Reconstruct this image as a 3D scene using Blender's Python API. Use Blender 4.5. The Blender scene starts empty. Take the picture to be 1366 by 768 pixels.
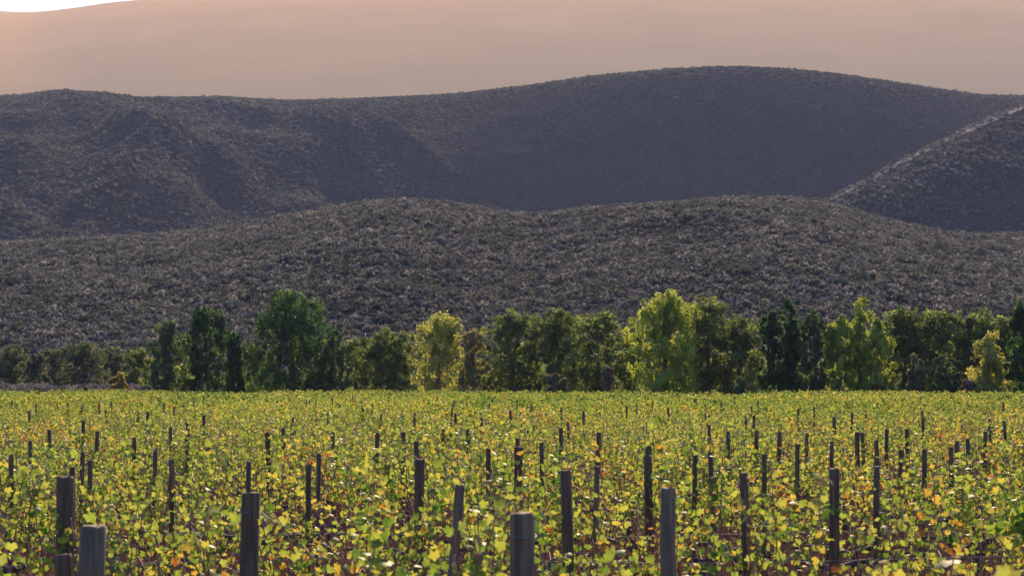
import bpy, math, random
import numpy as np
from mathutils import Vector, Matrix

R = math.radians
rng = np.random.default_rng(7)
random.seed(7)
sc = bpy.context.scene
COL = sc.collection

# ------------------------------------------------------------------ camera, world, sun, exposure
F = 3000.0                     # focal length in pixels of the 1366 px wide photograph
HC = 2.35                      # camera height, metres
HORIZON = 512.0                # photograph row of the horizon
cam_d = bpy.data.cameras.new('camera')
cam_d.sensor_width = 36.0
cam_d.lens = 36.0 * F / 1366.0
cam_d.clip_start = 0.1
cam_d.clip_end = 30000
cam_d.dof.use_dof = True
cam_d.dof.focus_distance = 55.0
cam_d.dof.aperture_fstop = 7.5
cam = bpy.data.objects.new('camera', cam_d)
COL.objects.link(cam)
cam.location = (0, 0, HC)
cam.rotation_euler = (R(90) + math.atan((HORIZON - 384) / F), 0, 0)
sc.camera = cam

SUN_EL, SUN_AZ = 31.0, 7.0     # degrees: height, and to the right of straight ahead
w = bpy.data.worlds.new('World'); sc.world = w; w.use_nodes = True
wn = w.node_tree.nodes; wn.clear()
sky = wn.new('ShaderNodeTexSky'); sky.sky_type = 'NISHITA'; sky.sun_disc = False
sky.sun_elevation = R(SUN_EL); sky.sun_rotation = R(SUN_AZ)
sky.air_density = 1.0; sky.dust_density = 1.2; sky.ozone_density = 6.0
bg = wn.new('ShaderNodeBackground'); bg.inputs[1].default_value = 0.15
wo = wn.new('ShaderNodeOutputWorld')
tint = wn.new('ShaderNodeMixRGB'); tint.blend_type = 'MULTIPLY'; tint.inputs[0].default_value = 1.0
tint.inputs[2].default_value = (0.78, 0.90, 1.18, 1)      # blue tint added to the sky to cool the fill on shaded hills
w.node_tree.links.new(sky.outputs[0], tint.inputs[1]); w.node_tree.links.new(tint.outputs[0], bg.inputs[0]); w.node_tree.links.new(bg.outputs[0], wo.inputs[0])

sd = bpy.data.lights.new('sun', 'SUN'); sd.energy = 5.0; sd.angle = R(0.5); sd.color = (1.0, 0.74, 0.45)
sun = bpy.data.objects.new('sun', sd); COL.objects.link(sun)
to_sun = Vector((math.sin(R(SUN_AZ)) * math.cos(R(SUN_EL)), math.cos(R(SUN_AZ)) * math.cos(R(SUN_EL)), math.sin(R(SUN_EL))))
sun.rotation_euler = to_sun.to_track_quat('Z', 'Y').to_euler()
sun.location = (0, 0, 60)

sc.view_settings.view_transform = 'Standard'; sc.view_settings.look = 'None'
sc.view_settings.gamma = 1.0; sc.view_settings.use_curve_mapping = False
sc.view_settings.exposure = 0.64
sc.render.engine = 'CYCLES'
cy = sc.cycles
cy.max_bounces = 6; cy.diffuse_bounces = 3; cy.glossy_bounces = 2; cy.transmission_bounces = 4; cy.transparent_max_bounces = 6
cy.volume_bounces = 0

HAZE_DENSITY = 4.6e-5
HAZE_COLOR = (0.64, 0.72, 1.0)
HAZE_G = 0.2

# ------------------------------------------------------------------ helpers
def tag(o, label=None, cat=None, group=None, kind=None):
    if label: o['label'] = label
    if cat: o['category'] = cat
    if group: o['group'] = group
    if kind: o['kind'] = kind
    return o

def empty(name, loc, rz=0.0):
    o = bpy.data.objects.new(name, None); COL.objects.link(o)
    o.location = loc; o.rotation_euler = (0, 0, rz); o.empty_display_size = 0.3
    return o

def link(name, me, parent=None, loc=(0, 0, 0), rz=0.0):
    o = bpy.data.objects.new(name, me); COL.objects.link(o)
    o.parent = parent; o.location = loc; o.rotation_euler = (0, 0, rz)
    return o

def mesh_np(name, V, faces, mats, attr=None, smooth=False, matidx=None):
    """V (n,3); faces: one (m,k) array or a list of them; attr: dict of per-face float arrays."""
    if not isinstance(faces, list): faces = [faces]
    faces = [f for f in faces if len(f)]
    me = bpy.data.meshes.new(name)
    V = np.asarray(V, np.float32)
    me.vertices.add(len(V)); me.vertices.foreach_set('co', V.ravel())
    li = np.concatenate([f.ravel() for f in faces]).astype(np.int32)
    tot = np.concatenate([np.full(len(f), f.shape[1]) for f in faces]).astype(np.int32)
    st = np.concatenate([[0], np.cumsum(tot)[:-1]]).astype(np.int32)
    me.loops.add(len(li)); me.loops.foreach_set('vertex_index', li)
    me.polygons.add(len(tot)); me.polygons.foreach_set('loop_start', st); me.polygons.foreach_set('loop_total', tot)
    if matidx is not None: me.polygons.foreach_set('material_index', np.asarray(matidx, np.int32))
    for m in (mats if isinstance(mats, (list, tuple)) else [mats]): me.materials.append(m)
    me.update(calc_edges=True)
    if attr:
        for k, a in attr.items():
            at = me.attributes.new(k, 'FLOAT', 'FACE'); at.data.foreach_set('value', np.asarray(a, np.float32))
    if smooth: me.polygons.foreach_set('use_smooth', np.ones(len(tot), bool))
    me.validate()
    return me

def norm(v): return v / np.maximum(np.linalg.norm(v, axis=-1, keepdims=True), 1e-9)

def quads(C, N, size, aspect=1.0, r=None):
    """leaf-sized kite faces with centres C, normals N, half-length size"""
    r = r or rng
    n = len(C); N = norm(N)
    t = norm(np.cross(N, r.normal(size=(n, 3)))); b = np.cross(N, t)
    s = np.asarray(size).reshape(-1, 1) * np.ones((n, 1)); a = s * aspect
    k = r.uniform(-0.25, 0.25, (n, 1))
    V = np.stack([C - t * s, C + b * a * 0.8 + t * s * k, C + t * s, C - b * a * 0.8 + t * s * k], 1).reshape(-1, 3)
    return V, np.arange(4 * n).reshape(n, 4)

def tube(pts, rad, sides=5, cap=True):
    """a tapered tube along pts"""
    pts = np.asarray(pts, float); n = len(pts); rad = np.asarray(rad) * np.ones(n)
    d = norm(np.gradient(pts, axis=0)); up = np.array([0.31, 0.2, 0.93])
    if abs(d[0] @ up) > 0.9: up = np.array([1.0, 0.1, 0.0])
    a = norm(np.cross(d, up)); b = np.cross(d, a)
    th = np.arange(sides) * 2 * np.pi / sides
    V = (pts[:, None] + rad[:, None, None] * (np.cos(th)[None, :, None] * a[:, None] + np.sin(th)[None, :, None] * b[:, None])).reshape(-1, 3)
    i = np.arange(n - 1)[:, None] * sides; j = np.arange(sides)[None]; j2 = (j + 1) % sides
    Fq = np.stack([i + j, i + j2, i + sides + j2, i + sides + j], -1).reshape(-1, 4)
    if cap:
        V = np.vstack([V, pts[-1:]]); top = len(V) - 1; base = (n - 1) * sides
        Ft = np.array([[base + q, base + (q + 1) % sides, top, top] for q in range(sides)])[:, :3]
        return V, Fq, Ft
    return V, Fq, np.zeros((0, 3), int)

class Acc:
    def __init__(s): s.V = []; s.Q = []; s.T = []; s.n = 0
    def add(s, V, Q=None, T=None):
        s.V.append(V)
        if Q is not None and len(Q): s.Q.append(Q + s.n)
        if T is not None and len(T): s.T.append(T + s.n)
        s.n += len(V)
    def tube(s, *a, **k): s.add(*tube(*a, **k))
    def mesh(s, name, mats, smooth=True):
        f = []
        if s.Q: f.append(np.vstack(s.Q))
        if s.T: f.append(np.vstack(s.T))
        return mesh_np(name, np.vstack(s.V), f, mats, smooth=smooth)

def _hash(ix, iy, seed):
    h = (ix.astype(np.int64) * 374761393 + iy.astype(np.int64) * 668265263 + seed * 1274126177) & 0xffffffff
    h = ((h ^ (h >> 13)) * 1274126177) & 0xffffffff
    return ((h ^ (h >> 16)) & 0xffff) / 65535.0
def vnoise(x, y, seed=0):
    ix = np.floor(x); iy = np.floor(y); fx = x - ix; fy = y - iy
    fx = fx * fx * (3 - 2 * fx); fy = fy * fy * (3 - 2 * fy)
    a = _hash(ix, iy, seed); b = _hash(ix + 1, iy, seed); c = _hash(ix, iy + 1, seed); d = _hash(ix + 1, iy + 1, seed)
    return (a * (1 - fx) + b * fx) * (1 - fy) + (c * (1 - fx) + d * fx) * fy - 0.5
def fbm(x, y, oct=4, seed=0):
    s = 0; a = 1.0
    for o in range(oct): s = s + a * vnoise(x * 2 ** o, y * 2 ** o, seed + o); a *= 0.5
    return s

def px_x(px, D): return (px - 683.0) / F * D
def px_z(py, D): return HC + (HORIZON - py) / F * D

# ------------------------------------------------------------------ materials
def nt(name):
    m = bpy.data.materials.new(name); m.use_nodes = True
    t = m.node_tree; t.nodes.clear()
    return m, t, t.nodes, t.links

def ramp(nodes, stops):
    r = nodes.new('ShaderNodeValToRGB'); cr = r.color_ramp
    while len(cr.elements) < len(stops): cr.elements.new(0.5)
    for e, (p, c) in zip(cr.elements, stops): e.position = p; e.color = (*c, 1)
    return r

def leaf_mat(name, stops, trans=0.5, rough=0.45, fine=0.0, patch=0.0, patch_scale=0.2, spec=0.4, tboost=1.6, twarm=0.62):
    """thin leaf: reflects, and lets a warmer light through"""
    m, t, N, L = nt(name)
    at = N.new('ShaderNodeAttribute'); at.attribute_name = 'tone'
    val = at.outputs['Fac']
    if patch:
        g = N.new('ShaderNodeNewGeometry')
        nz = N.new('ShaderNodeTexNoise'); nz.inputs['Scale'].default_value = patch_scale; nz.inputs['Detail'].default_value = 3
        L.new(g.outputs['Position'], nz.inputs['Vector'])
        sub = N.new('ShaderNodeMath'); sub.operation = 'SUBTRACT'; L.new(nz.outputs['Fac'], sub.inputs[0]); sub.inputs[1].default_value = 0.5
        ma = N.new('ShaderNodeMath'); ma.operation = 'MULTIPLY_ADD'; L.new(sub.outputs[0], ma.inputs[0]); ma.inputs[1].default_value = patch
        L.new(val, ma.inputs[2]); val = ma.outputs[0]
    if fine:
        g2 = N.new('ShaderNodeNewGeometry'); n2 = N.new('ShaderNodeTexNoise'); n2.inputs['Scale'].default_value = 38; n2.inputs['Detail'].default_value = 2
        L.new(g2.outputs['Position'], n2.inputs['Vector'])
        s2 = N.new('ShaderNodeMath'); s2.operation = 'SUBTRACT'; L.new(n2.outputs['Fac'], s2.inputs[0]); s2.inputs[1].default_value = 0.5
        m2 = N.new('ShaderNodeMath'); m2.operation = 'MULTIPLY_ADD'; L.new(s2.outputs[0], m2.inputs[0]); m2.inputs[1].default_value = fine
        L.new(val, m2.inputs[2]); val = m2.outputs[0]
    rp = ramp(N, stops); L.new(val, rp.inputs[0])
    p = N.new('ShaderNodeBsdfPrincipled'); p.inputs['Roughness'].default_value = rough
    p.inputs['Specular IOR Level'].default_value = spec
    L.new(rp.outputs[0], p.inputs['Base Color'])
    mul = N.new('ShaderNodeMixRGB'); mul.blend_type = 'MULTIPLY'; mul.inputs[0].default_value = 1
    L.new(rp.outputs[0], mul.inputs[1]); mul.inputs[2].default_value = (tboost * 1.05, tboost, tboost * twarm, 1)
    tr = N.new('ShaderNodeBsdfTranslucent'); L.new(mul.outputs[0], tr.inputs['Color'])
    mx = N.new('ShaderNodeMixShader'); mx.inputs[0].default_value = trans
    L.new(p.outputs[0], mx.inputs[1]); L.new(tr.outputs[0], mx.inputs[2])
    o = N.new('ShaderNodeOutputMaterial'); L.new(mx.outputs[0], o.inputs[0])
    return m

def ground_mat(name, stops, scale, detail=8, rough=0.95, bump=0.3, bscale=None, second=None):
    m, t, N, L = nt(name)
    g = N.new('ShaderNodeNewGeometry')
    nz = N.new('ShaderNodeTexNoise'); nz.inputs['Scale'].default_value = scale; nz.inputs['Detail'].default_value = detail
    nz.inputs['Roughness'].default_value = 0.62
    L.new(g.outputs['Position'], nz.inputs['Vector'])
    rp = ramp(N, stops); L.new(nz.outputs['Fac'], rp.inputs[0])
    p = N.new('ShaderNodeBsdfPrincipled'); p.inputs['Roughness'].default_value = 1.0; p.inputs['Specular IOR Level'].default_value = 0.0
    L.new(rp.outputs[0], p.inputs['Base Color'])
    if bump:
        n2 = N.new('ShaderNodeTexNoise'); n2.inputs['Scale'].default_value = bscale or scale * 3; n2.inputs['Detail'].default_value = 6
        L.new(g.outputs['Position'], n2.inputs['Vector'])
        b = N.new('ShaderNodeBump'); b.inputs['Strength'].default_value = bump; b.inputs['Distance'].default_value = 1.0 / (bscale or scale * 3)
        L.new(n2.outputs['Fac'], b.inputs['Height']); L.new(b.outputs[0], p.inputs['Normal'])
    o = N.new('ShaderNodeOutputMaterial'); L.new(p.outputs[0], o.inputs[0])
    return m

def wood_mat(name, c1, c2, c3, scale=1.0):
    """weathered post: grain running up the post, checks and lichen"""
    m, t, N, L = nt(name)
    tc = N.new('ShaderNodeTexCoord'); oi = N.new('ShaderNodeObjectInfo')
    add = N.new('ShaderNodeVectorMath'); add.operation = 'ADD'
    L.new(tc.outputs['Object'], add.inputs[0])
    sep = N.new('ShaderNodeVectorMath'); sep.operation = 'SCALE'; sep.inputs[0].default_value = (7, 3, 5); L.new(oi.outputs['Random'], sep.inputs['Scale'])
    L.new(sep.outputs[0], add.inputs[1])
    mp = N.new('ShaderNodeMapping'); mp.inputs['Scale'].default_value = (60 * scale, 60 * scale, 3.2)
    L.new(add.outputs[0], mp.inputs['Vector'])
    nz = N.new('ShaderNodeTexNoise'); nz.inputs['Scale'].default_value = 1; nz.inputs['Detail'].default_value = 8; L.new(mp.outputs[0], nz.inputs['Vector'])
    rp = ramp(N, [(0.25, c1), (0.5, c2), (0.75, c3)]); L.new(nz.outputs['Fac'], rp.inputs[0])
    p = N.new('ShaderNodeBsdfPrincipled'); p.inputs['Roughness'].default_value = 0.85
    L.new(rp.outputs[0], p.inputs['Base Color'])
    b = N.new('ShaderNodeBump'); b.inputs['Strength'].default_value = 0.7; b.inputs['Distance'].default_value = 0.006
    L.new(nz.outputs['Fac'], b.inputs['Height']); L.new(b.outputs[0], p.inputs['Normal'])
    o = N.new('ShaderNodeOutputMaterial'); L.new(p.outputs[0], o.inputs[0])
    return m

def plain(name, c, rough=0.6, metal=0.0, var=0.25, scale=8):
    m, t, N, L = nt(name)
    tc = N.new('ShaderNodeTexCoord')
    nz = N.new('ShaderNodeTexNoise'); nz.inputs['Scale'].default_value = scale; nz.inputs['Detail'].default_value = 5
    L.new(tc.outputs['Object'], nz.inputs['Vector'])
    c = np.array(c); rp = ramp(N, [(0.3, tuple(c * (1 - var))), (0.7, tuple(np.minimum(c * (1 + var), 0.95)))])
    L.new(nz.outputs['Fac'], rp.inputs[0])
    p = N.new('ShaderNodeBsdfPrincipled'); p.inputs['Roughness'].default_value = rough; p.inputs['Metallic'].default_value = metal
    L.new(rp.outputs[0], p.inputs['Base Color'])
    o = N.new('ShaderNodeOutputMaterial'); L.new(p.outputs[0], o.inputs[0])
    return m

VINE = leaf_mat('vine_leaf', [(0.0, (.05, .10, .016)), (0.22, (.125, .185, .03)), (0.45, (.225, .255, .052)), (0.7, (.30, .26, .05)), (0.86, (.32, .18, .03)), (1.0, (.17, .06, .02))],
                trans=0.55, rough=0.5, fine=0.55, patch=0.5, patch_scale=0.16, spec=0.28, tboost=1.92)
CANE = plain('cane_bark', (.27, .10, .05), 0.55, var=0.4, scale=14)
BARK = plain('vine_bark', (.07, .05, .042), 0.9, var=0.4, scale=20)
TRUNK = plain('tree_bark', (.16, .11, .085), 0.9, var=0.4, scale=3)
WOOD_GREY = wood_mat('grey_weathered_wood', (.06, .039, .022), (.165, .108, .06), (.28, .185, .105))
WOOD_BROWN = wood_mat('brown_weathered_wood', (.06, .033, .017), (.18, .10, .05), (.29, .18, .095))
WOOD_DARK = wood_mat('dark_weathered_wood', (.042, .023, .011), (.115, .064, .030), (.22, .13, .062))
STEEL = plain('galvanised_wire', (.45, .45, .46), 0.35, 0.9, var=0.2)
RUST = plain('dull_rusty_wire', (.22, .19, .17), .6, 0.0, var=.3)
DARK_CABLE = plain('dark_cable', (.05, .05, .05), 1.0, var=.1)
DRY = leaf_mat('dry_grass', [(0, (.10, .042, .02)), (0.5, (.18, .085, .038)), (1, (.28, .17, .08))], trans=0.25, rough=0.7, tboost=1.1)
SPECIES = {
    'dark':   leaf_mat('dark_green_foliage', [(0, (0.017, 0.044, 0.015)), (0.5, (0.029, 0.069, 0.021)), (1, (0.070, 0.115, 0.029))], 0.45, 0.6, spec=0.12, tboost=2.8),
    'mid':    leaf_mat('mid_green_foliage', [(0, (0.037, 0.068, 0.026)), (0.5, (0.063, 0.105, 0.040)), (1, (0.105, 0.147, 0.053))], 0.42, 0.6, spec=0.12, tboost=2.0),
    'olive':  leaf_mat('olive_foliage', [(0, (.036, .058, .020)), (0.5, (.088, .118, .034)), (1, (.17, .20, .058))], 0.52, 0.6, spec=0.12, tboost=2.5),
    'dusk':   leaf_mat('dusky_foliage', [(0, (.026, .038, .022)), (0.5, (.062, .078, .040)), (1, (.125, .135, .068))], 0.45, 0.6, spec=0.08, tboost=2.1),
    'lime':   leaf_mat('lime_foliage', [(0, (0.09, 0.135, 0.025)), (0.5, (0.20, 0.245, 0.045)), (1, (0.33, 0.35, 0.07))], 0.52, 0.6, spec=0.12, tboost=2.4),
    'gold':   leaf_mat('golden_foliage', [(0, (0.15, 0.165, 0.04)), (0.5, (0.27, 0.275, 0.07)), (1, (0.40, 0.37, 0.11))], 0.5, 0.6, spec=0.12, tboost=2.2),
    'tan':    leaf_mat('tan_foliage', [(0, (0.13, 0.125, 0.042)), (0.5, (0.22, 0.195, 0.070)), (1, (0.33, 0.28, 0.112))], 0.45, 0.6, spec=0.12, tboost=2.0),
    'orange': leaf_mat('orange_foliage', [(0, (.20, .13, .035)), (0.5, (.30, .21, .05)), (1, (.38, .29, .08))], 0.5, 0.6, spec=0.12, tboost=1.8),
    'grey':   leaf_mat('grey_green_foliage', [(0, (0.055, 0.07, 0.035)), (0.5, (0.12, 0.135, 0.065)), (1, (0.21, 0.22, 0.105))], 0.42, 0.6, spec=0.08, tboost=2.0),
    'pink':   leaf_mat('pinkish_dry_foliage', [(0, (0.10, 0.075, 0.05)), (0.5, (0.17, 0.125, 0.085)), (1, (0.25, 0.19, 0.13))], 0.35, 0.6, spec=0.12, tboost=1.6),
}
SOIL = ground_mat('vineyard_soil', [(0.3, (.065, .034, .021)), (0.5, (.12, .068, .042)), (0.7, (.19, .125, .08))], 1.3, bump=0.8, bscale=9)
HILL_N = ground_mat('scrub_soil_near', [(0.3, (.028, .025, .022)), (0.52, (.048, .041, .036)), (0.72, (.075, .06, .052))], 0.10, bump=0.6, bscale=0.5)
HILL_M = ground_mat('scrub_soil_far', [(0.3, (.026, .024, .023)), (0.52, (.042, .037, .034)), (0.72, (.062, .052, .046))], 0.05, bump=0.7, bscale=0.22)
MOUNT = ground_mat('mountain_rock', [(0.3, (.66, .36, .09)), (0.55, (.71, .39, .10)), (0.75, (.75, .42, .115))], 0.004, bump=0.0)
SCRUB = leaf_mat('scrub_foliage', [(0.0, (.026, .034, .026)), (0.22, (.056, .062, .05)), (0.5, (.10, .102, .09)), (0.8, (.155, .146, .136)), (1.0, (.205, .18, .165))], 0.38, 0.8, patch=0.3, patch_scale=0.02, spec=0.0, tboost=1.75, twarm=0.85)

# ------------------------------------------------------------------ setting: ground, hills, mountain, air
def interp(pts):
    xs = np.array([p[0] for p in pts], float); ys = np.array([p[1] for p in pts], float)
    return lambda x: np.interp(x, xs, ys)
def smooth_interp(pts):
    f = interp(pts)
    return lambda x: sum(f(x + d) * k for d, k in ((-24, .15), (-12, .2), (0, .3), (12, .2), (24, .15)))

gx = np.array([-6800, -600, -150, 150, 600, 6800.]); gy = np.array([-300, -40, 5, 60, 300, 1200, 9200.])
GX, GY = np.meshgrid(gx, gy); V = np.stack([GX, GY, np.zeros_like(GX)], -1).reshape(-1, 3)
nx = len(gx); Fq = np.array([[j * nx + i, j * nx + i + 1, (j + 1) * nx + i + 1, (j + 1) * nx + i] for j in range(len(gy) - 1) for i in range(nx - 1)])
tag(link('ground', mesh_np('ground', V, Fq, SOIL)), kind='structure')

class Hill:
    def __init__(s, sil, Dr, D0, power, noise, back=0.9, seed=0, linear=0.0, off=0.0):
        s.linear = linear
        s.sil = lambda px, f=smooth_interp(sil): f(px) + off; s.Dr = smooth_interp(Dr); s.D0 = smooth_interp(D0); s.power = power; s.noise = noise; s.back = back; s.seed = seed
    def z(s, X, Y):
        px = 683 + F * X / np.maximum(Y, 1.0)
        Dr = s.Dr(px); D0 = s.D0(px); zr = px_z(s.sil(px), Dr)
        t = (Y - D0) / (Dr - D0)
        front = 1 - np.maximum(1 - np.clip(t, -0.4, 1), 0) ** s.power
        front = s.linear * np.clip(t, -0.4, 1) + (1 - s.linear) * front
        q = np.maximum(t - 1, 0)
        h = np.where(t < 1, front, 1 - s.back * q * q / (q + 0.35))
        env = np.clip(t * 3, 0, 1) * np.clip((1.0 - t) * 2.2 + 0.04, 0.04, 1)
        return zr * h + s.noise(X, Y, px, t) * env
    def mesh(s, name, mat, px0, px1, npx, nt_, tmax=1.6):
        P = np.linspace(px0, px1, npx); T = np.linspace(-0.08, tmax, nt_)
        PX, TT = np.meshgrid(P, T)
        Dr = s.Dr(PX); D0 = s.D0(PX); Y = D0 + TT * (Dr - D0); X = px_x(PX, Y)
        V = np.stack([X, Y, s.z(X, Y)], -1).reshape(-1, 3)
        i = np.arange(npx - 1); j = np.arange(nt_ - 1); J, I = np.meshgrid(j, i, indexing='ij')
        a = (J * npx + I).ravel(); Fq = np.stack([a, a + 1, a + npx + 1, a + npx], -1)
        return tag(link(name, mesh_np(name, V, Fq, mat, smooth=True)), kind='structure')
    def scatter(s, n, px0, px1, t0, t1, r):
        PX = r.uniform(px0, px1, n); TT = r.uniform(t0, t1, n)
        Dr = s.Dr(PX); D0 = s.D0(PX); Y = D0 + TT * (Dr - D0); X = px_x(PX, Y)
        return X, Y, s.z(X, Y), PX, TT

near_hill = Hill(
    [(-400, 332), (-100, 324), (0, 323), (80, 318), (200, 313), (300, 303), (400, 285), (470, 273), (515, 268), (560, 270), (610, 276), (680, 292), (720, 291), (800, 278),
     (900, 271), (985, 263), (1060, 265), (1100, 270), (1150, 285), (1200, 300), (1280, 315), (1366, 314), (1500, 322), (1800, 335)],
    [(-400, 760), (0, 760), (300, 780), (515, 720), (690, 830), (985, 760), (1150, 800), (1366, 860), (1800, 860)],
    [(-400, 345), (1800, 325)], 1.45,
    lambda X, Y, px, t: 6.0 * fbm(X / 90, Y / 110, 4, 3) + 1.2 * fbm(X / 14, Y / 14, 3, 9), seed=1, off=4.5)
def main_noise(X, Y, px, t):
    left = np.clip((760 - px) / 300, 0.12, 1) * np.clip((1 - t) * 3.2, 0, 1)
    gul = np.abs(fbm(X / 130 + Y / 420, Y / 300, 3, 21)) * -75 + 14
    spur = 26 * fbm(X / 170 - Y / 260, Y / 210, 3, 5)
    return left * (gul + spur) + 3.5 * fbm(X / 40, Y / 40, 3, 31)
main_hill = Hill(
    [(-400, 120), (-100, 127), (0, 130), (80, 126), (150, 128), (180, 134), (240, 133), (300, 130), (380, 134), (500, 130), (600, 124), (700, 113), (800, 98), (900, 89), (980, 86), (1060, 90),
     (1120, 96), (1200, 108), (1300, 124), (1366, 126), (1500, 122), (1800, 130)],
    [(-400, 2000), (0, 1950), (400, 1900), (650, 1820), (900, 1760), (1200, 1780), (1366, 1900), (1800, 2000)],
    [(-400, 980), (0, 980), (400, 1100), (600, 1330), (850, 1420), (1200, 1440), (1366, 1450), (1800, 1500)], 1.45, main_noise, seed=2, off=2.5)
spur_hill = Hill(
    [(1000, 360), (1060, 292), (1100, 268), (1150, 243), (1200, 215), (1250, 191), (1300, 166), (1340, 148), (1366, 140), (1420, 118), (1500, 96), (1800, 60)],
    [(1000, 1120), (1100, 1140), (1366, 1330), (1500, 1420), (1800, 1500)],
    [(1000, 990), (1100, 990), (1366, 1060), (1500, 1110), (1800, 1160)], 1.55,
    lambda X, Y, px, t: 5 * fbm(X / 60, Y / 60, 4, 17), back=1.6, seed=3)
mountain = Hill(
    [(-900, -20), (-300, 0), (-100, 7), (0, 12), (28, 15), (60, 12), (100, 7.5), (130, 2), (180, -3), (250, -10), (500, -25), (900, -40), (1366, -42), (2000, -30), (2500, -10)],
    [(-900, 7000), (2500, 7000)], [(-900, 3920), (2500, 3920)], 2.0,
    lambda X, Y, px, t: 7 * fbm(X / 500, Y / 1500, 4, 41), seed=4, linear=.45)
near_hill.mesh('near_hill', HILL_N, -260, 1640, 260, 130)
main_hill.mesh('far_hill', HILL_M, -260, 1640, 260, 150)
spur_hill.mesh('spur_hill', HILL_M, 1040, 1700, 110, 90, 1.9)
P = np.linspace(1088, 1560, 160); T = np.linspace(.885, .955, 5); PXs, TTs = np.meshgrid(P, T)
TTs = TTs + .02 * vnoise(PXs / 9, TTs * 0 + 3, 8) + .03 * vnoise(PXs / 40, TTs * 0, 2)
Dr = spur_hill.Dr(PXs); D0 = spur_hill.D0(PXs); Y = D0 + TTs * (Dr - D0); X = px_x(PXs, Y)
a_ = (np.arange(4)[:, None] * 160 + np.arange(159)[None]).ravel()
SUNLIT_TRACK = ground_mat('painted_sunlit_soil', [(0.3, (.16, .125, .095)), (0.5, (.28, .22, .165)), (0.7, (.40, .32, .24))], 0.12, bump=0.5, bscale=0.4)  # track strip on the crest, made pale to paint in its sunlit band
tag(link('painted_sunlit_track', mesh_np('painted_sunlit_track', np.stack([X, Y, spur_hill.z(X, Y) + .25], -1).reshape(-1, 3), np.stack([a_, a_ + 1, a_ + 161, a_ + 160], -1), SUNLIT_TRACK, smooth=True)), kind='structure')
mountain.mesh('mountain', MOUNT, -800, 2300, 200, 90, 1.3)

hz, tN, N, L = nt('haze_air')
pv = N.new('ShaderNodeVolumePrincipled'); pv.inputs['Color'].default_value = (*HAZE_COLOR, 1); pv.inputs['Density'].default_value = HAZE_DENSITY
pv.inputs['Anisotropy'].default_value = HAZE_G
o_ = N.new('ShaderNodeOutputMaterial'); L.new(pv.outputs[0], o_.inputs['Volume'])
x0, x1, y0, y1, z0, z1 = -7000, 7000, -500, 9400, -1, 1500
V = np.array([[x, y, z] for z in (z0, z1) for y in (y0, y1) for x in (x0, x1)], float)
tag(link('haze', mesh_np('haze', V, np.array([[0, 2, 3, 1], [4, 5, 7, 6], [0, 1, 5, 4], [2, 6, 7, 3], [0, 4, 6, 2], [1, 3, 7, 5]]), hz)), kind='stuff')

# scrub on the hills: dome-shaped shrubs of small leaf clumps
def scrub(name, X, Y, Z, size, nleaf, leaf, r, tone_mu):
    n = len(X); k = nleaf
    d = norm(r.normal(size=(n, k, 3)) * np.array([1, 1, .8])); d[..., 2] = np.abs(d[..., 2])
    rad = r.uniform(0.55, 1.0, (n, k, 1)) * size[:, None, None] * np.array([1.0, 1.0, 0.85])
    C = np.stack([X, Y, Z], -1)[:, None] + d * rad
    Nn = d + r.normal(size=d.shape) * 0.45
    ls = leaf * r.uniform(0.6, 1.3, (n, k)) * np.clip(size / size.mean(), .5, 1.6)[:, None]
    V, Fq = quads(C.reshape(-1, 3), Nn.reshape(-1, 3), ls.ravel(), 0.9, r)
    tone = np.clip(tone_mu[:, None] + r.normal(0, .09, (n, k)), 0, 1).ravel()
    return tag(link(name, mesh_np(name, V, Fq, SCRUB, {'tone': tone})), kind='stuff')

r1 = np.random.default_rng(11)
X, Y, Z, PX, TT = near_hill.scatter(70000, -120, 1490, 0.0, 1.06, r1)
keep = r1.uniform(size=len(X)) < 0.72 + 0.75 * (fbm(X / 26, Y / 40, 3, 77) + 0.1)
X, Y, Z = X[keep], Y[keep], Z[keep]
size = r1.gamma(4, .25, len(X)) * 0.68 + 0.2
scrub('near_hill_scrub', X, Y, Z, size, 26, 0.27, r1, np.clip(r1.normal(.45, .20, len(X)), 0, 1))
X, Y, Z, PX, TT = main_hill.scatter(75000, -100, 1470, 0.14, 1.04, r1)
keep = r1.uniform(size=len(X)) < 0.85 + 0.7 * (fbm(X / 70, Y / 90, 3, 78))
X, Y, Z, PX, TT = X[keep], Y[keep], Z[keep], PX[keep], TT[keep]
small = 1 - .62 * np.clip((PX - 420) / 250, 0, 1) * np.clip((1 - TT) * 6, 0, 1)
scrub('far_hill_scrub', X, Y, Z, (r1.gamma(5, .2, len(X)) * 1.15 + 0.35) * small, 17, 0.6, r1, np.clip(r1.normal(.36, .14, len(X)), 0, 1))
X, Y, Z, PX, TT = spur_hill.scatter(12000, 1060, 1480, 0.1, 1.3, r1)
keep = (TT < .83) | (TT > 1.02) | (r1.uniform(size=len(X)) < .45)
X, Y, Z = X[keep], Y[keep], Z[keep]
scrub('spur_hill_scrub', X, Y, Z, r1.gamma(5, .2, len(X)) * 0.8 + 0.25, 13, 0.6, r1, np.clip(r1.normal(.45, .2, len(X)), 0, 1))

# ------------------------------------------------------------------ the vineyard
ROW0, ROW_GAP, ROW_TILT, VINE_GAP = 7.9, 2.5, 0.05, 1.25
D_END = interp([(-300, 285), (0, 268), (683, 238), (1366, 205), (1700, 190)])
def row_y(k, X): return ROW0 + k * ROW_GAP + ROW_TILT * X

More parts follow.
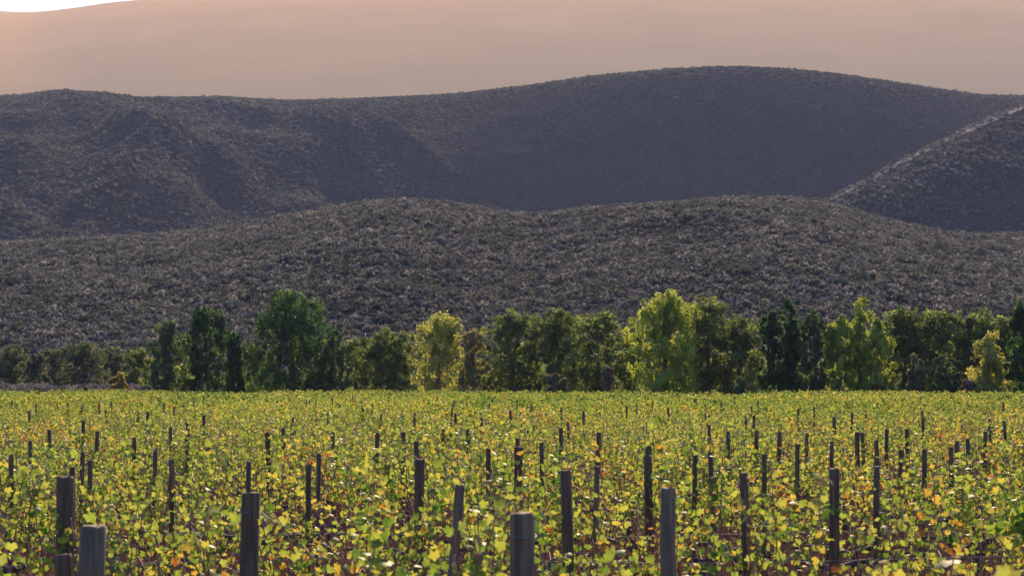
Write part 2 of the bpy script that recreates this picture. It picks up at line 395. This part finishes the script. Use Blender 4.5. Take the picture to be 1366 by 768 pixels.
def leaf_template():
    ang = np.radians([-90, -62, -30, -4, 24, 52, 90, 128, 156, 184, 210, 242])
    rad = np.array([.3, .82, .95, .78, 1.0, .8, 1.1, .8, 1.0, .78, .95, .82])
    P = np.stack([np.cos(ang) * rad, np.sin(ang) * rad, -0.22 * rad ** 2], -1)
    V = np.vstack([[0, 0, 0.03], P])
    T = np.array([[0, 1 + i, 1 + (i + 1) % 12] for i in range(12)])
    return V, T
LT_V, LT_T = leaf_template()

def lobed_leaves(C, Nn, size, r):
    n = len(C); Nn = norm(Nn)
    down = np.array([0, 0, -1.0]) + r.normal(size=(n, 3)) * 0.5
    t = norm(down - (down * Nn).sum(-1, keepdims=True) * Nn); b = np.cross(Nn, t)
    B = np.stack([b, t, Nn], 1)                                    # rows: local x, y, z
    V = C[:, None] + np.einsum('vk,nkc->nvc', LT_V, B) * size[:, None, None]
    T = (np.arange(n) * 13)[:, None, None] + LT_T[None]
    return V.reshape(-1, 3), T.reshape(-1, 3)

def vine_variant(idx, nl, tone_mu, tone_sd, seed, droop=0.4):
    r = np.random.default_rng(seed)
    tr = Acc(); ca = Acc()
    h = r.uniform(.62, .75)
    p = [(0, 0, -.05), (r.normal(0, .03), r.normal(0, .03), .2), (r.normal(0, .05), r.normal(0, .04), .45), (0, 0, h)]
    tr.tube(p, [.05, .042, .036, .04], 8)
    for s in (-1, 1):
        tr.tube([(0, 0, h - .03), (s * .2, r.normal(0, .03), h + .04), (s * .42, r.normal(0, .03), h + .06), (s * .62, r.normal(0, .02), h + .05)], [.032, .025, .02, .012], 6)
    C = []; TN = []
    for i in range(19):
        x = r.uniform(-.6, .6); L_ = r.uniform(.4, .98); a = r.uniform(0, 2 * np.pi); lean = r.uniform(.1, .55)
        if r.uniform() < .2: L_ *= 1.2; lean = .75
        s = np.linspace(0, 1, 6)
        dx = np.cos(a) * lean * .55; dy = np.sin(a) * lean * .5
        zz = h + .09 + L_ * (s - droop * lean * s * s)
        P = np.stack([x + dx * s * L_ + r.normal(0, .012, 6), dy * s * L_ + r.normal(0, .012, 6), zz], -1)
        ca.tube(P, np.linspace(.0065, .003, 6), 4)
        m = max(4, int(nl / 19 * L_ / .7))
        nodes = r.beta(1.5, 1.0, 6); q = np.clip(nodes[r.integers(0, 6, m)] + r.normal(0, .045, m), 0, 1)
        base = np.stack([np.interp(q, s, P[:, k]) for k in range(3)], -1)
        C.append(base + r.normal(0, 1, (m, 3)) * np.array([.055, .06, .045])); TN.append(np.full(m, r.normal(0, .1)))
    for i in range(36):                                             # old spurs, hanging and dead canes
        x = r.uniform(-.6, .6); zb = r.uniform(.0, .5); zt = r.uniform(.6, 1.15); dx = r.normal(0, .18); dy = r.normal(0, .14)
        ca.tube([(x, r.normal(0, .1), zb), (x + dx * .5, dy * .4, (zb + zt) / 2), (x + dx, dy, zt)], [.005, .005, .003], 4)
    C = np.vstack(C); n = len(C)
    Nn = np.stack([r.normal(0, .7, n), r.normal(0, .8, n), r.normal(.55, .45, n)], -1)
    size = r.lognormal(math.log(.0235), .26, n)
    V, T = lobed_leaves(C, Nn, size, r)
    tone = np.clip(np.concatenate(TN) + r.normal(tone_mu, tone_sd, n), .02, 1)
    leaves = mesh_np('vine_foliage', V, T, VINE, {'tone': np.repeat(tone, 12)})
    return tr.mesh('vine_trunk', BARK), ca.mesh('vine_canes', CANE), leaves

V_GREEN = [vine_variant(i, 410, .35, .19, 100 + i) for i in range(6)]
V_GOLD = [vine_variant(i, 390, .58, .18, 200 + i) for i in range(5)]
V_SPARSE = [vine_variant(i, 230, .74, .2, 300 + i, .6) for i in range(4)]

rv = np.random.default_rng(5)
spots = []
for k in range(0, 110):
    Yc = ROW0 + k * ROW_GAP
    half = 0.2277 * Yc * 1.10 + 2.5
    off = rv.uniform(0, VINE_GAP)
    for X in np.arange(-half + off, half, VINE_GAP):
        X = X + rv.normal(0, .1); Y = row_y(k, X) + rv.normal(0, .06)
        px = 683 + F * X / Y
        if Y > D_END(px) or rv.uniform() < .06: continue
        spots.append((Y, X, k, px))
inview = [s for s in spots if -60 < s[3] < 1426]
inview.sort(key=lambda s: s[0])
single = inview[:300]; sset = set(single)
rest = [s for s in spots if s not in sset]

GV = 'grapevines in the nearer rows of the vineyard'
n_dead = 0
for i, (Y, X, k, px) in enumerate(single):
    right = np.clip((px - 750) / 500, 0, 1) * np.clip((34 - Y) / 18, 0, 1)
    f = fbm(np.array([X / 5.0]), np.array([Y / 9.0]), 3, 55)[0]
    u = rv.uniform() + f * .9
    if u < .05 + .58 * right or (u < .13 and Y < 30): var, lab = V_SPARSE, 'thin grapevine with few gold and orange leaves and bare red brown canes'
    elif u < .28 + .65 * right: var, lab = V_GOLD, 'grapevine turning golden yellow in the nearer vineyard rows'
    else: var, lab = V_GREEN, 'leafy yellow green grapevine in the nearer vineyard rows'
    tm, cm, lm = var[rv.integers(len(var))]
    e = empty('grapevine', (X, Y, 0), (0 if rv.uniform() < .5 else math.pi) + rv.normal(0, .08) + math.atan(ROW_TILT))
    sz = rv.uniform(.9, 1.1) ; e.scale = (1.05, 1.1, sz)
    tag(e, lab, 'grapevine', {id(V_SPARSE): 'sparse autumn grapevines', id(V_GOLD): 'golden grapevines', id(V_GREEN): GV}[id(var)])
    link('trunk', tm, e); link('canes', cm, e); link('foliage', lm, e)

# the rest of the vines: past the 300 largest, one body of foliage
def far_vines(S, nl, leaf, r):
    A = np.array([(s[1], s[0]) for s in S]); n = len(A)
    vig = np.clip(.97 + .9 * fbm(A[:, 0] / 9, A[:, 1] / 14, 3, 61) + r.normal(0, .12, n), .45, 1.3)
    cnt = np.maximum((nl * vig * r.uniform(.6, 1.3, n)).astype(int), 8)
    idx = np.repeat(np.arange(n), cnt); m = len(idx)
    zz = .72 + r.beta(1.5, 1.25, m) * .80 * vig[idx] + np.maximum(r.normal(-.1, .14, m), 0)
    g = r.integers(0, 10, m); gx_ = r.uniform(-.66, .66, (n, 10)); gz_ = r.beta(1.4, 1.1, (n, 10)); gy_ = r.normal(0, .18, (n, 10))
    zz = .70 + gz_[idx, g] * .82 * vig[idx] + r.normal(0, .05, m)
    C = np.stack([A[idx, 0] + gx_[idx, g] + r.normal(0, .055, m), A[idx, 1] + gy_[idx, g] + r.normal(0, .05, m), zz], -1)
    Nn = np.stack([r.normal(0, .7, m), r.normal(0, .8, m), r.normal(.55, .45, m)], -1)
    V, Fq = quads(C, Nn, leaf * r.uniform(.7, 1.3, m), 1.05, r)
    gold = np.clip(r.normal(.31, .1, n) + .5 * fbm(A[:, 0] / 6, A[:, 1] / 12, 3, 55), .15, .8)
    tone = np.clip(gold[idx] + r.normal(0, .18, m), 0, 1)
    return V, Fq, tone
a = far_vines([s for s in rest if s[0] < 115], 200, .037, rv)
b = far_vines([s for s in rest if s[0] >= 115], 92, .056, rv)
tag(link('vineyard_foliage', mesh_np('vineyard_foliage', np.vstack([a[0], b[0]]), np.vstack([a[1], b[1] + len(a[0])]), VINE, {'tone': np.concatenate([a[2], b[2]])})), kind='stuff')
# their stems
st = Acc()
for s in rest:
    if -40 < s[3] < 1406 and s[0] < 140:
        for q in range(6):
            x = s[1] + rv.uniform(-.5, .5); 
            st.tube([(x, s[0], 0), (x + rv.normal(0, .08), s[0], .55), (x + rv.normal(0, .15), s[0] + rv.normal(0, .1), 1.1)], [.014, .011, .005], 3, cap=False)
tag(link('vineyard_stems', st.mesh('vineyard_stems', CANE)), kind='stuff')

# dry weeds and prunings between the rows
rg = np.random.default_rng(15)
n = 60000
Yg = 7 + 75 * rg.uniform(0, 1, n) ** 1.3; Xg = rg.uniform(-1, 1, n) * (0.25 * Yg + 1.5)
hgt = rg.gamma(3, .09, n) + .06
ang = rg.uniform(0, 2 * np.pi, n); wd = np.stack([np.cos(ang), np.sin(ang), 0 * ang], -1) * rg.uniform(.004, .012, (n, 1))
B0 = np.stack([Xg, Yg, 0 * Xg], -1); tip = B0 + np.stack([rg.normal(0, .35, n) * hgt, rg.normal(0, .35, n) * hgt, hgt], -1)
V = np.stack([B0 - wd, B0 + wd, tip], 1).reshape(-1, 3)
tag(link('dry_grass', mesh_np('dry_grass', V, np.arange(3 * n).reshape(n, 3), DRY, {'tone': rg.uniform(0, 1, n)})), kind='stuff')

# posts: (photograph column, row of the post's top, width in pixels)
POSTS = [(118, 700, 34), (90, 635, 22), (327, 656, 24), (695, 683, 31), (583, 645, 13), (691, 595, 11), (763, 627, 15), (888, 650, 21), (869, 607, 11), (1001, 630, 11), (1110, 625, 13),
 (556, 612, 12), (540, 571, 7), (556, 582, 7), (593, 566, 5), (628, 568, 5), (653, 592, 7), (789, 613, 8), (727, 584, 6), (794, 571, 7), (864, 588, 6),
 (13, 599, 7), (43, 582, 6), (66, 568, 5), (15, 532, 3), (52, 536, 3), (38, 545, 3), (92, 535, 3), (108, 557, 4), (125, 570, 5), (141, 543, 3), (150, 533, 3), (133, 534, 3), (178, 578, 6), (196, 546, 3.5),
 (182, 546, 3), (215, 532, 3), (233, 540, 3), (251, 559, 5), (253, 580, 6), (269, 550, 5), (227, 565, 6), (202, 594, 7), (227, 606, 9), (103, 597, 7), (99, 614, 9), (119, 606, 8), (272, 526, 3), (260, 531, 3),
 (241, 526, 2), (76, 531, 3), (174, 529, 3),
 (329, 535, 4), (368, 532, 3), (377, 537, 4), (387, 553, 4), (382, 566, 6), (361, 571, 5), (423, 547, 3), (437, 547, 4), (444, 571, 6), (414, 532, 4), (408, 531, 3), (444, 530, 3), (469, 526, 3), (483, 533, 3),
 (483, 542, 3), (494, 535, 3), (505, 548, 3), (518, 531, 3), (527, 533, 4), (550, 548, 4), (498, 572, 5), (421, 597, 7), (410, 611, 8), (327, 608, 7),
 (682, 531, 3), (688, 531, 3), (683, 545, 5), (710, 536, 4), (713, 539, 3), (731, 530, 3), (750, 541, 4), (763, 553, 5), (749, 566, 5), (780, 546, 3), (801, 544, 3), (830, 530, 3), (836, 539, 3), (695, 579, 5),
 (641, 553, 4), (612, 548, 4), (600, 541, 4), (604, 533, 3), (653, 536, 3),
 (851, 536, 3), (869, 534, 3), (884, 529, 3), (894, 541, 4), (927, 530, 3), (939, 537, 4), (962, 532, 3), (979, 527, 4), (1010, 534, 3), (1003, 538, 3), (998, 552, 4), (1004, 551, 3), (975, 570, 6),
 (1010, 569, 6), (1037, 571, 5), (944, 562, 4), (1063, 586, 7), (1022, 598, 7), (1077, 573, 4), (1104, 582, 6), (1114, 553, 5), (1088, 541, 3), (1063, 542, 3), (955, 597, 7), (922, 600, 7), (862, 590, 6),
 (1115, 552, 5), (1135, 547, 5), (1158, 544, 4), (1169, 534, 3), (1180, 530, 3), (1185, 528, 4), (1204, 530, 4), (1228, 544, 4), (1230, 553, 5), (1180, 567, 6), (1212, 567, 5), (1145, 571, 5), (1159, 571, 6),
 (1196, 593, 8), (1233, 593, 8), (1268, 589, 6), (1278, 582, 5), (1299, 579, 5), (1314, 570, 5), (1325, 564, 5), (1327, 551, 4), (1347, 557, 4), (1332, 528, 4), (1340, 534, 3), (1272, 527, 4),
 (1180, 581, 7), (1168, 614, 9), (1259, 529, 3)]
LAB = {0: 'thick split grey post at the front, its left half a darker slab', 1: 'dark square topped post behind the thick split post', 2: 'round topped dark post with a wire tied under its rim',
       3: 'stout brown grained post nearest the middle of the vines', 4: 'slim leaning post just beside the stout brown grained post', 5: 'tall dark post straight behind the stout brown grained post',
       6: 'dark flat topped post with a yellow leaf against its side', 7: 'wide grey flat topped post with pale leaf hanging on it', 8: 'dark post right behind the wide grey flat topped post',
       9: 'tall narrow post leaning slightly with a pale cut top', 10: 'broad dark short post among bright leaves, right of the tall leaning one', 11: 'dark stubby post over the brown patch of bare canes'}
rp_ = np.random.default_rng(21)
extra = []
for q in range(35):
    D = rp_.uniform(70, 225); extra.append((rp_.uniform(-30, 1396), HORIZON + F * .62 / D, F * .07 / D))

def post_mesh(w, h, r, split=False, sides=12):
    n = 9; zs = np.append(np.linspace(-.1, h - .015, n), h)
    th = np.arange(sides) * 2 * np.pi / sides
    lump = 1 + r.normal(0, .045, sides); lx, ly = r.normal(0, .012, 2)
    rows = []
    for i, z in enumerate(zs):
        rr = w / 2 * lump * (1 + r.normal(0, .02, sides)) * (1.06 - .08 * max(z, 0) / h) * (.93 if i == n else 1)
        rows.append(np.stack([np.cos(th) * rr + lx * z, np.sin(th) * rr + ly * z, np.full(sides, z) + (r.normal(0, .004, sides) if i == n else 0)], -1))
    V = np.vstack(rows); i = np.arange(n)[:, None] * sides; j = np.arange(sides)[None]; j2 = (j + 1) % sides
    Q = np.stack([i + j, i + j2, i + sides + j2, i + sides + j], -1).reshape(-1, 4)
    V = np.vstack([V, rows[-1].mean(0)]); T = np.array([[n * sides + q, n * sides + (q + 1) % sides, len(V) - 1] for q in range(sides)])
    return V, Q, T

for i, (px, py, wpx) in enumerate(POSTS + extra):
    D = F * 0.61 / (py - HORIZON)
    X = px_x(px, D); k = max(0, round((D - ROW0 - ROW_TILT * X) / ROW_GAP)); Y = row_y(k, X); X = px_x(px, Y)
    if Y > D_END(px) - 2: Y = float(D_END(px)) - 3; X = px_x(px, Y)
    h = float(np.clip(px_z(py, Y), 1.5, 1.95)) - (.05 if i > 11 else 0); wd = float(np.clip(wpx * Y / F * (.92 if i > 11 else 1.05), .048, .125))
    if wpx <= 5: wd = float(rp_.uniform(.05, .07))
    a = Acc(); a.add(*post_mesh(wd, h, rp_, sides=12 if i < 40 else 7))
    mat = WOOD_GREY if i in (0, 7) else WOOD_BROWN if i in (3, 4, 17) else WOOD_DARK
    me = a.mesh('vine_post', mat, smooth=True)
    if i == 0:
        p = empty('vine_post', (X, Y, 0)); link('trunk_post', me, p)
        s_ = Acc(); s_.add(*post_mesh(wd * .62, h - .13, rp_, sides=9)); link('split_slab', s_.mesh('split_slab', WOOD_DARK, smooth=True), p, (-wd * .62, .02, 0))
    elif i in (2, 3):
        p = empty('vine_post', (X, Y, 0)); link('shaft', me, p)
        wr = Acc(); zc = h - .1; th = np.linspace(0, 2 * np.pi, 17)
        wr.tube(np.stack([np.cos(th) * wd * .54, np.sin(th) * wd * .54, zc + .01 * np.sin(th)], -1), .0035, 5, cap=False)
        if i == 2: wr.tube([(wd * .45, -wd * .3, zc), (.16, -.06, zc - .06), (.3, -.05, zc - .14)], .0035, 5)
        link('wire_tie', wr.mesh('wire_tie', RUST), p)
    else:
        p = link('vine_post', me, None, (X, Y + (.15 if i > 11 else 0), 0))
    lean_ = .006 if i < 12 else .02
    p.rotation_euler = (rp_.normal(0, lean_), rp_.normal(0, lean_), rp_.uniform(0, .5))
    if i in (4, 9): p.rotation_euler = (0, -.035 if i == 9 else .05, 0)
    if i in LAB: tag(p, LAB[i], 'post', 'wooden posts of the vine rows')
    elif Y < 34: tag(p, 'dark wooden post showing above the leaves in the nearer half of the vineyard', 'post', 'slim posts in the nearer vine rows')
    else: tag(p, 'small dark wooden post among the distant vines below the trees', 'post', 'small posts in the distant vine rows')

# trellis wires of the first rows
for k, (z, nm) in enumerate([(1.16, 'first'), (1.14, 'second'), (1.17, 'third'), (1.15, 'fourth'), (1.16, 'fifth')]):
    half = .24 * (ROW0 + k * ROW_GAP) + 2; xs = np.linspace(-half, half, 25)
    a = Acc(); a.tube(np.stack([xs, np.array([row_y(k, x) for x in xs]) - .05, z + .02 * np.sin(xs * 1.3 + k)], -1), .002, 5)
    tag(link('trellis_wire', a.mesh('trellis_wire', RUST)), f'thin grey trellis wire strung through the {nm} vine row from the front', 'wire', 'trellis wires')

# ------------------------------------------------------------------ trees behind the vineyard
PROFILE = {
    'column': lambda t: np.where(t < .5, .9 + .1 * t / .5, np.maximum(1 - ((t - .5) / .53) ** 2.4, 0.0) ** .6),
    'cone':   lambda t: np.minimum(1, .7 + t * 2) * np.maximum(1 - t, 0) ** .62 * 1.05,
    'round':  lambda t: np.where(t < .5, .86 + .14 * t / .5, np.sqrt(np.maximum(1 - ((t - .5) / .52) ** 2, 0))),
    'spire':  lambda t: np.where(t < .66, np.sqrt(np.maximum(1 - ((t - .3) / .44) ** 2, .12)), .34 * np.maximum(1 - (t - .62) / .40, 0) ** .5),
}
def tree(name, label, cat, px, top, wpx, D, kind, prof, seed, n=5200, leaf=.17, clumps=46, z_base=0.0, group=None, gaps=.0, bare=.05):
    r = np.random.default_rng(seed)
    H = px_z(top, D) - z_base; W = wpx / F * D * (1.14 if prof in ('column', 'cone') else 1.0)
    root = empty(name, (px_x(px, D), D, z_base)); tag(root, label, cat, group)
    # lobes fill the crown's outline, tufts cover the lobes, leaves fill the tufts
    slim = prof in ('column', 'cone', 'spire')
    clumps = max(8, int(clumps * (.95 if slim else .7))); n = int(n * 2.1)
    t = (np.arange(clumps) + r.uniform(0, 1, clumps)) / clumps * .97; P = PROFILE[prof](t) * W / 2 * r.uniform(.9, 1.1, clumps)
    cr = np.clip(r.uniform(.18, .32, clumps) * W, .42, 2.1) * np.clip(P / (W * .3), .4, 1)
    rad = np.maximum(P - cr * .75, 0) * np.sqrt(r.uniform(.2, 1, clumps)); a = np.arange(clumps) * 2.4 + r.uniform(0, .8, clumps)
    vert = 1.35 if slim else .9
    C = np.stack([np.cos(a) * rad, np.sin(a) * rad, t * H], -1)
    C[:, 2] = np.minimum(C[:, 2], H - cr * vert * .85)
    C[0] = (r.normal(0, .1), 0, H - cr[0] * vert * .85)
    wl = cr ** 2; ntuft = int(np.clip(W * H * 4.6, 70, 620))
    li = r.choice(clumps, ntuft, p=wl / wl.sum()); d = norm(r.normal(size=(ntuft, 3)) + np.array([0, 0, .25]))
    TC = C[li] + d * (cr[li] * r.uniform(.55, 1.08, ntuft))[:, None] * np.array([1, 1, vert]); TC[:, 2] = np.maximum(TC[:, 2], .25)
    tr_ = r.uniform(.28, .62, ntuft) * (.8 if slim else 1.0) * np.clip(W / 5, .55, 1.1)
    wt = tr_ ** 2; ti = r.choice(ntuft, n, p=wt / wt.sum()); e = norm(r.normal(size=(n, 3)))
    pos = TC[ti] + e * (tr_[ti] * r.uniform(.2, 1, n) ** .5)[:, None] * np.array([1, 1, 1.5 if slim else .8])
    pos[:, 2] = np.maximum(pos[:, 2], .1)
    Nn = e * .8 + d[ti] * .5 + r.normal(size=(n, 3)) * .45
    V, Fq = quads(pos, Nn, leaf * r.uniform(.55, 1.3, n), .7, r)
    tone = np.clip(r.normal(.5, .26, ntuft)[ti] + r.normal(0, .13, n), 0, 1)
    link('crown', mesh_np('crown', V, Fq, SPECIES[kind], {'tone': tone}), root)
    k = Acc(); tw = .035 * W + .07; lean = r.normal(0, .03)
    k.tube([(0, 0, -.1), (lean * H * .3, 0, H * .3), (lean * H * .45, 0, H * .45), (lean * H * .5, 0, H * .6)], [tw * 1.1, tw * .8, tw * .45, tw * .15], 8)
    for q in range(6):
        c = C[r.integers(clumps)]; z0_ = min(c[2] * .55, H * .6)
        k.tube([(lean * z0_, 0, z0_), tuple(c * np.array([.5, .5, 1]) * np.array([1, 1, .8])), tuple(c)], [tw * .35, tw * .22, tw * .06], 5)
    link('trunk', k.mesh('trunk', TRUNK), root)
    return root

def DT(px, back): return float(D_END(px)) + back
G = 'trees along the far edge of the vineyard'
TREES = [
 # name, label, category, px, top, width, metres behind the vineyard's edge, foliage, outline, leaves, clumps
 ('shrub', 'low olive bush with a light top at the left edge, below the hill', 'bush', 16, 463, 68, 55, 'dusk', 'round', 3600, 26),
 ('shrub', 'small dark bush second from the left edge, below the hill', 'bush', 46, 474, 44, 48, 'dusk', 'round', 2400, 18),
 ('shrub', 'olive bush between the small dark bush and the wide dark bush', 'bush', 74, 466, 56, 62, 'dusk', 'round', 2800, 22),
 ('shrub', 'wide dark bush behind the brown scrub on the left', 'bush', 112, 458, 76, 46, 'dusk', 'round', 4600, 34),
 ('shrub', 'olive bush between the wide dark bush and the orange shrub', 'bush', 150, 464, 56, 60, 'dusk', 'round', 2800, 22),
 ('shrub', 'small orange leaved shrub at the vineyard edge', 'bush', 161, 499, 30, 5, 'orange', 'round', 1500, 14),
 ('leafy_tree', 'low ragged olive tree right beside the orange shrub', 'tree', 184, 466, 53, 22, 'olive', 'round', 2800, 24),
 ('columnar_tree', 'dark narrow tree with golden tip, leftmost of the tall trees', 'tree', 221, 430, 44, 14, 'mid', 'column', 4400, 40),
 ('leafy_tree', 'slender light green tree between two dark narrow trees on the left', 'tree', 246, 446, 26, 24, 'lime', 'column', 2200, 22),
 ('columnar_tree', 'tall dark narrow tree with bright crest, highest of the left trio', 'tree', 268, 413, 42, 12, 'dark', 'column', 4600, 40),
 ('leafy_tree', 'light green feathery tree behind the tallest of the left trio', 'tree', 291, 417, 38, 22, 'mid', 'column', 3800, 34),
 ('conical_tree', 'short dark pointed tree, lowest of the left trio', 'tree', 311, 445, 40, 11, 'dark', 'cone', 3600, 34),
 ('leafy_tree', 'low olive tree in the gap left of the huge dark tree', 'tree', 338, 461, 53, 30, 'olive', 'round', 2800, 24),
 ('broad_tree', 'huge dark green tree, the widest and tallest dark crown of the row', 'tree', 391, 394, 104, 12, 'dark', 'column', 11000, 70),
 ('leafy_tree', 'mid green upright tree tucked against the right flank of the huge dark tree', 'tree', 445, 437, 40, 16, 'mid', 'column', 3400, 32),
 ('leafy_tree', 'loose olive tree under the two white birds', 'tree', 476, 452, 58, 26, 'olive', 'round', 3000, 28),
 ('round_tree', 'broad dark round tree between the birds and the golden trees', 'tree', 519, 443, 112, 14, 'olive', 'round', 7600, 58),
 ('golden_tree', 'tall golden yellow tree, larger of the golden pair', 'tree', 588, 423, 70, 9, 'gold', 'column', 6000, 44),
 ('golden_tree', 'narrow tan and gold tree, smaller of the golden pair', 'tree', 631, 443, 38, 8, 'tan', 'column', 3000, 28),
 ('round_tree', 'broad olive tree just right of the golden pair', 'tree', 684, 419, 112, 20, 'olive', 'round', 7600, 60),
 ('round_tree', 'broad olive tree standing behind the small grey bush', 'tree', 745, 417, 102, 22, 'olive', 'round', 7400, 60),
 ('round_tree', 'dark olive tree left of the big lime coloured tree', 'tree', 800, 419, 95, 18, 'olive', 'round', 6400, 52),
 ('shrub', 'small grey green bush in front of the broad olive trees', 'bush', 741, 500, 36, 6, 'grey', 'round', 1700, 16),
 ('shrub', 'small pinkish dry bush at the foot of the dark olive tree', 'bush', 811, 491, 14, 7, 'pink', 'column', 700, 10),
 ('leafy_tree', 'small lime yellow tree peeping out left of the big lime tree', 'tree', 846, 446, 44, 20, 'lime', 'round', 3000, 28),
 ('broad_tree', 'big bright lime yellow tree, the widest of the bright crowns', 'tree', 888, 395, 94, 10, 'lime', 'column', 10500, 62),
 ('round_tree', 'tall dark olive tree touching the big lime tree', 'tree', 943, 398, 95, 18, 'olive', 'round', 7400, 60),
 ('round_tree', 'olive tree between the tall dark olive tree and the dark pointed pair', 'tree', 988, 421, 80, 20, 'olive', 'round', 5600, 46),
 ('conical_tree', 'dark green pointed tree, shorter one of the dark pair', 'tree', 1031, 417, 42, 10, 'dark', 'column', 4400, 40),
 ('conical_tree', 'dark green pointed tree, taller one of the dark pair', 'tree', 1056, 400, 42, 10, 'dark', 'cone', 4800, 44),
 ('leafy_tree', 'dull yellow green upright tree beside the dark pointed pair', 'tree', 1086, 417, 44, 9, 'mid', 'column', 4400, 40),
 ('leafy_tree', 'bright lime upright tree left of the tall pointed yellow one', 'tree', 1121, 426, 46, 9, 'lime', 'column', 4400, 40),
 ('leafy_tree', 'tall pointed yellow green tree in the middle of the right cluster', 'tree', 1147, 402, 50, 12, 'lime', 'cone', 5200, 46),
 ('leafy_tree', 'vivid green round shouldered tree at the right of the lime cluster', 'tree', 1171, 430, 48, 9, 'lime', 'column', 4400, 40),
 ('round_tree', 'olive tree rising behind the vivid green tree', 'tree', 1206, 415, 102, 24, 'olive', 'round', 6800, 54),
 ('round_tree', 'olive tree behind the dusky pointed bush', 'tree', 1256, 418, 102, 24, 'olive', 'round', 6800, 54),
 ('round_tree', 'olive tree behind the yellow spired tree', 'tree', 1308, 420, 97, 26, 'olive', 'round', 6400, 52),
 ('round_tree', 'olive tree in the gap between yellow spired tree and right edge', 'tree', 1346, 424, 73, 26, 'olive', 'round', 5000, 42),
 ('conical_tree', 'dusky brown green pointed bush before the olive trees', 'bush', 1222, 478, 42, 8, 'grey', 'cone', 2400, 26),
 ('leafy_tree', 'low light olive tree left of the yellow spired tree', 'tree', 1264, 474, 44, 9, 'mid', 'round', 2600, 24),
 ('shrub', 'tiny pinkish tan bush at the foot of the yellow spired tree', 'bush', 1290, 507, 26, 4, 'pink', 'round', 1000, 12),
 ('golden_tree', 'yellow tree with a thin spire on top near the right edge', 'tree', 1320, 441, 70, 7, 'gold', 'spire', 4600, 44),
 ('columnar_tree', 'tall dark green tree cut by the right edge of the photo', 'tree', 1372, 403, 56, 8, 'dark', 'column', 5600, 46),
 ('shrub', 'little green pointed shrub at the foot of the olive trees', 'bush', 987, 503, 22, 5, 'mid', 'cone', 900, 12),
]
for i, (nm, lab, cat, px, top, wpx, back, kind, prof, nl, ncl) in enumerate(TREES):
    tree(nm, lab, cat, px, top, wpx, DT(px, back), kind, prof, 900 + i, n=nl, clumps=ncl, group=G if cat == 'tree' else 'bushes along the far edge of the vineyard')

# wood behind the row of trees, and the brown scrub strip on the left
rb = np.random.default_rng(33)
nb = 210
pxs = rb.uniform(-150, 1500, nb); Db = np.array([DT(p, 0) for p in pxs]) + rb.uniform(34, 62, nb)
hs = np.where(pxs < 190, 1.2, np.where(pxs < 640, 4.2, 5.8)) * rb.uniform(.75, 1.1, nb)
X = px_x(pxs, Db); n = nb * 260; idx = np.repeat(np.arange(nb), 260)
d = norm(rb.normal(size=(n, 3))); pos = np.stack([X[idx], Db[idx], hs[idx] * .5], -1) + d * (rb.uniform(.5, 1, (n, 1)) ** .4) * np.stack([np.full(n, 2.2), np.full(n, 2.2), hs[idx] * .5], -1)
V, Fq = quads(pos, d + rb.normal(size=(n, 3)) * .5, .26 * rb.uniform(.6, 1.3, n), .8, rb)
tag(link('woods', mesh_np('woods', V, Fq, SPECIES['olive'], {'tone': np.clip(rb.normal(.25, .2, n), 0, 1)})), kind='stuff')
rs = np.random.default_rng(44)
n = 900; pxs = rs.uniform(-120, 205, n); Ds = np.array([DT(p, 0) for p in pxs]) + rs.uniform(6, 44, n)
scrub('brown_scrub', px_x(pxs, Ds), Ds, rs.uniform(.2, 1.9, n), rs.uniform(.5, 1.0, n), 60, .15, rs, np.clip(rs.normal(.62, .14, n), 0, 1))

# two white birds on a treetop, power lines
WHITE = plain('white_feathers', (.8, .8, .8), .7, var=.05)
BEAK = plain('bird_beak', (.5, .35, .1), .5)
for (px, py, lab) in ((475, 452, 'small white bird perched on the loose olive tree, lower of the two'), (487.5, 446, 'small white bird perched highest on the loose olive tree')):
    D = DT(476, 26) - .8; root = empty('bird', (px_x(px, D), D, px_z(py, D) - .2)); tag(root, lab, 'bird', 'white birds on a treetop')
    a = Acc(); a.tube([(.0, .24, -.02), (0, .16, .06), (0, .04, .14), (0, -.06, .2), (0, -.1, .28), (0, -.08, .37), (0, -.12, .42), (0, -.17, .41)], [.03, .07, .11, .1, .06, .045, .055, .02], 10)
    link('body', a.mesh('body', WHITE), root)
    b = Acc(); b.tube([(0, -.16, .41), (0, -.24, .39)], [.016, .003], 6); link('beak', b.mesh('beak', BEAK), root)
    for s in (-.04, .04):
        l = Acc(); l.tube([(s, 0, .08), (s, .01, -.12)], [.012, .01], 5); link('leg', l.mesh('leg', BEAK), root)
for (zy, lab) in ((436, 'thin power line crossing in front of the trees, upper of the two'), (447, 'thin power line crossing in front of the trees, lower of the two')):
    xs = np.linspace(-90, 90, 60); D = 196.0
    a = Acc(); a.tube(np.stack([xs, D + 20 - xs * .38, px_z(zy, D) + .9 - 1.0 * (1 - (xs / 90) ** 2)], -1), 0.004, 5)
    tag(link('power_line', a.mesh('power_line', DARK_CABLE)), lab, 'power line', 'power lines')
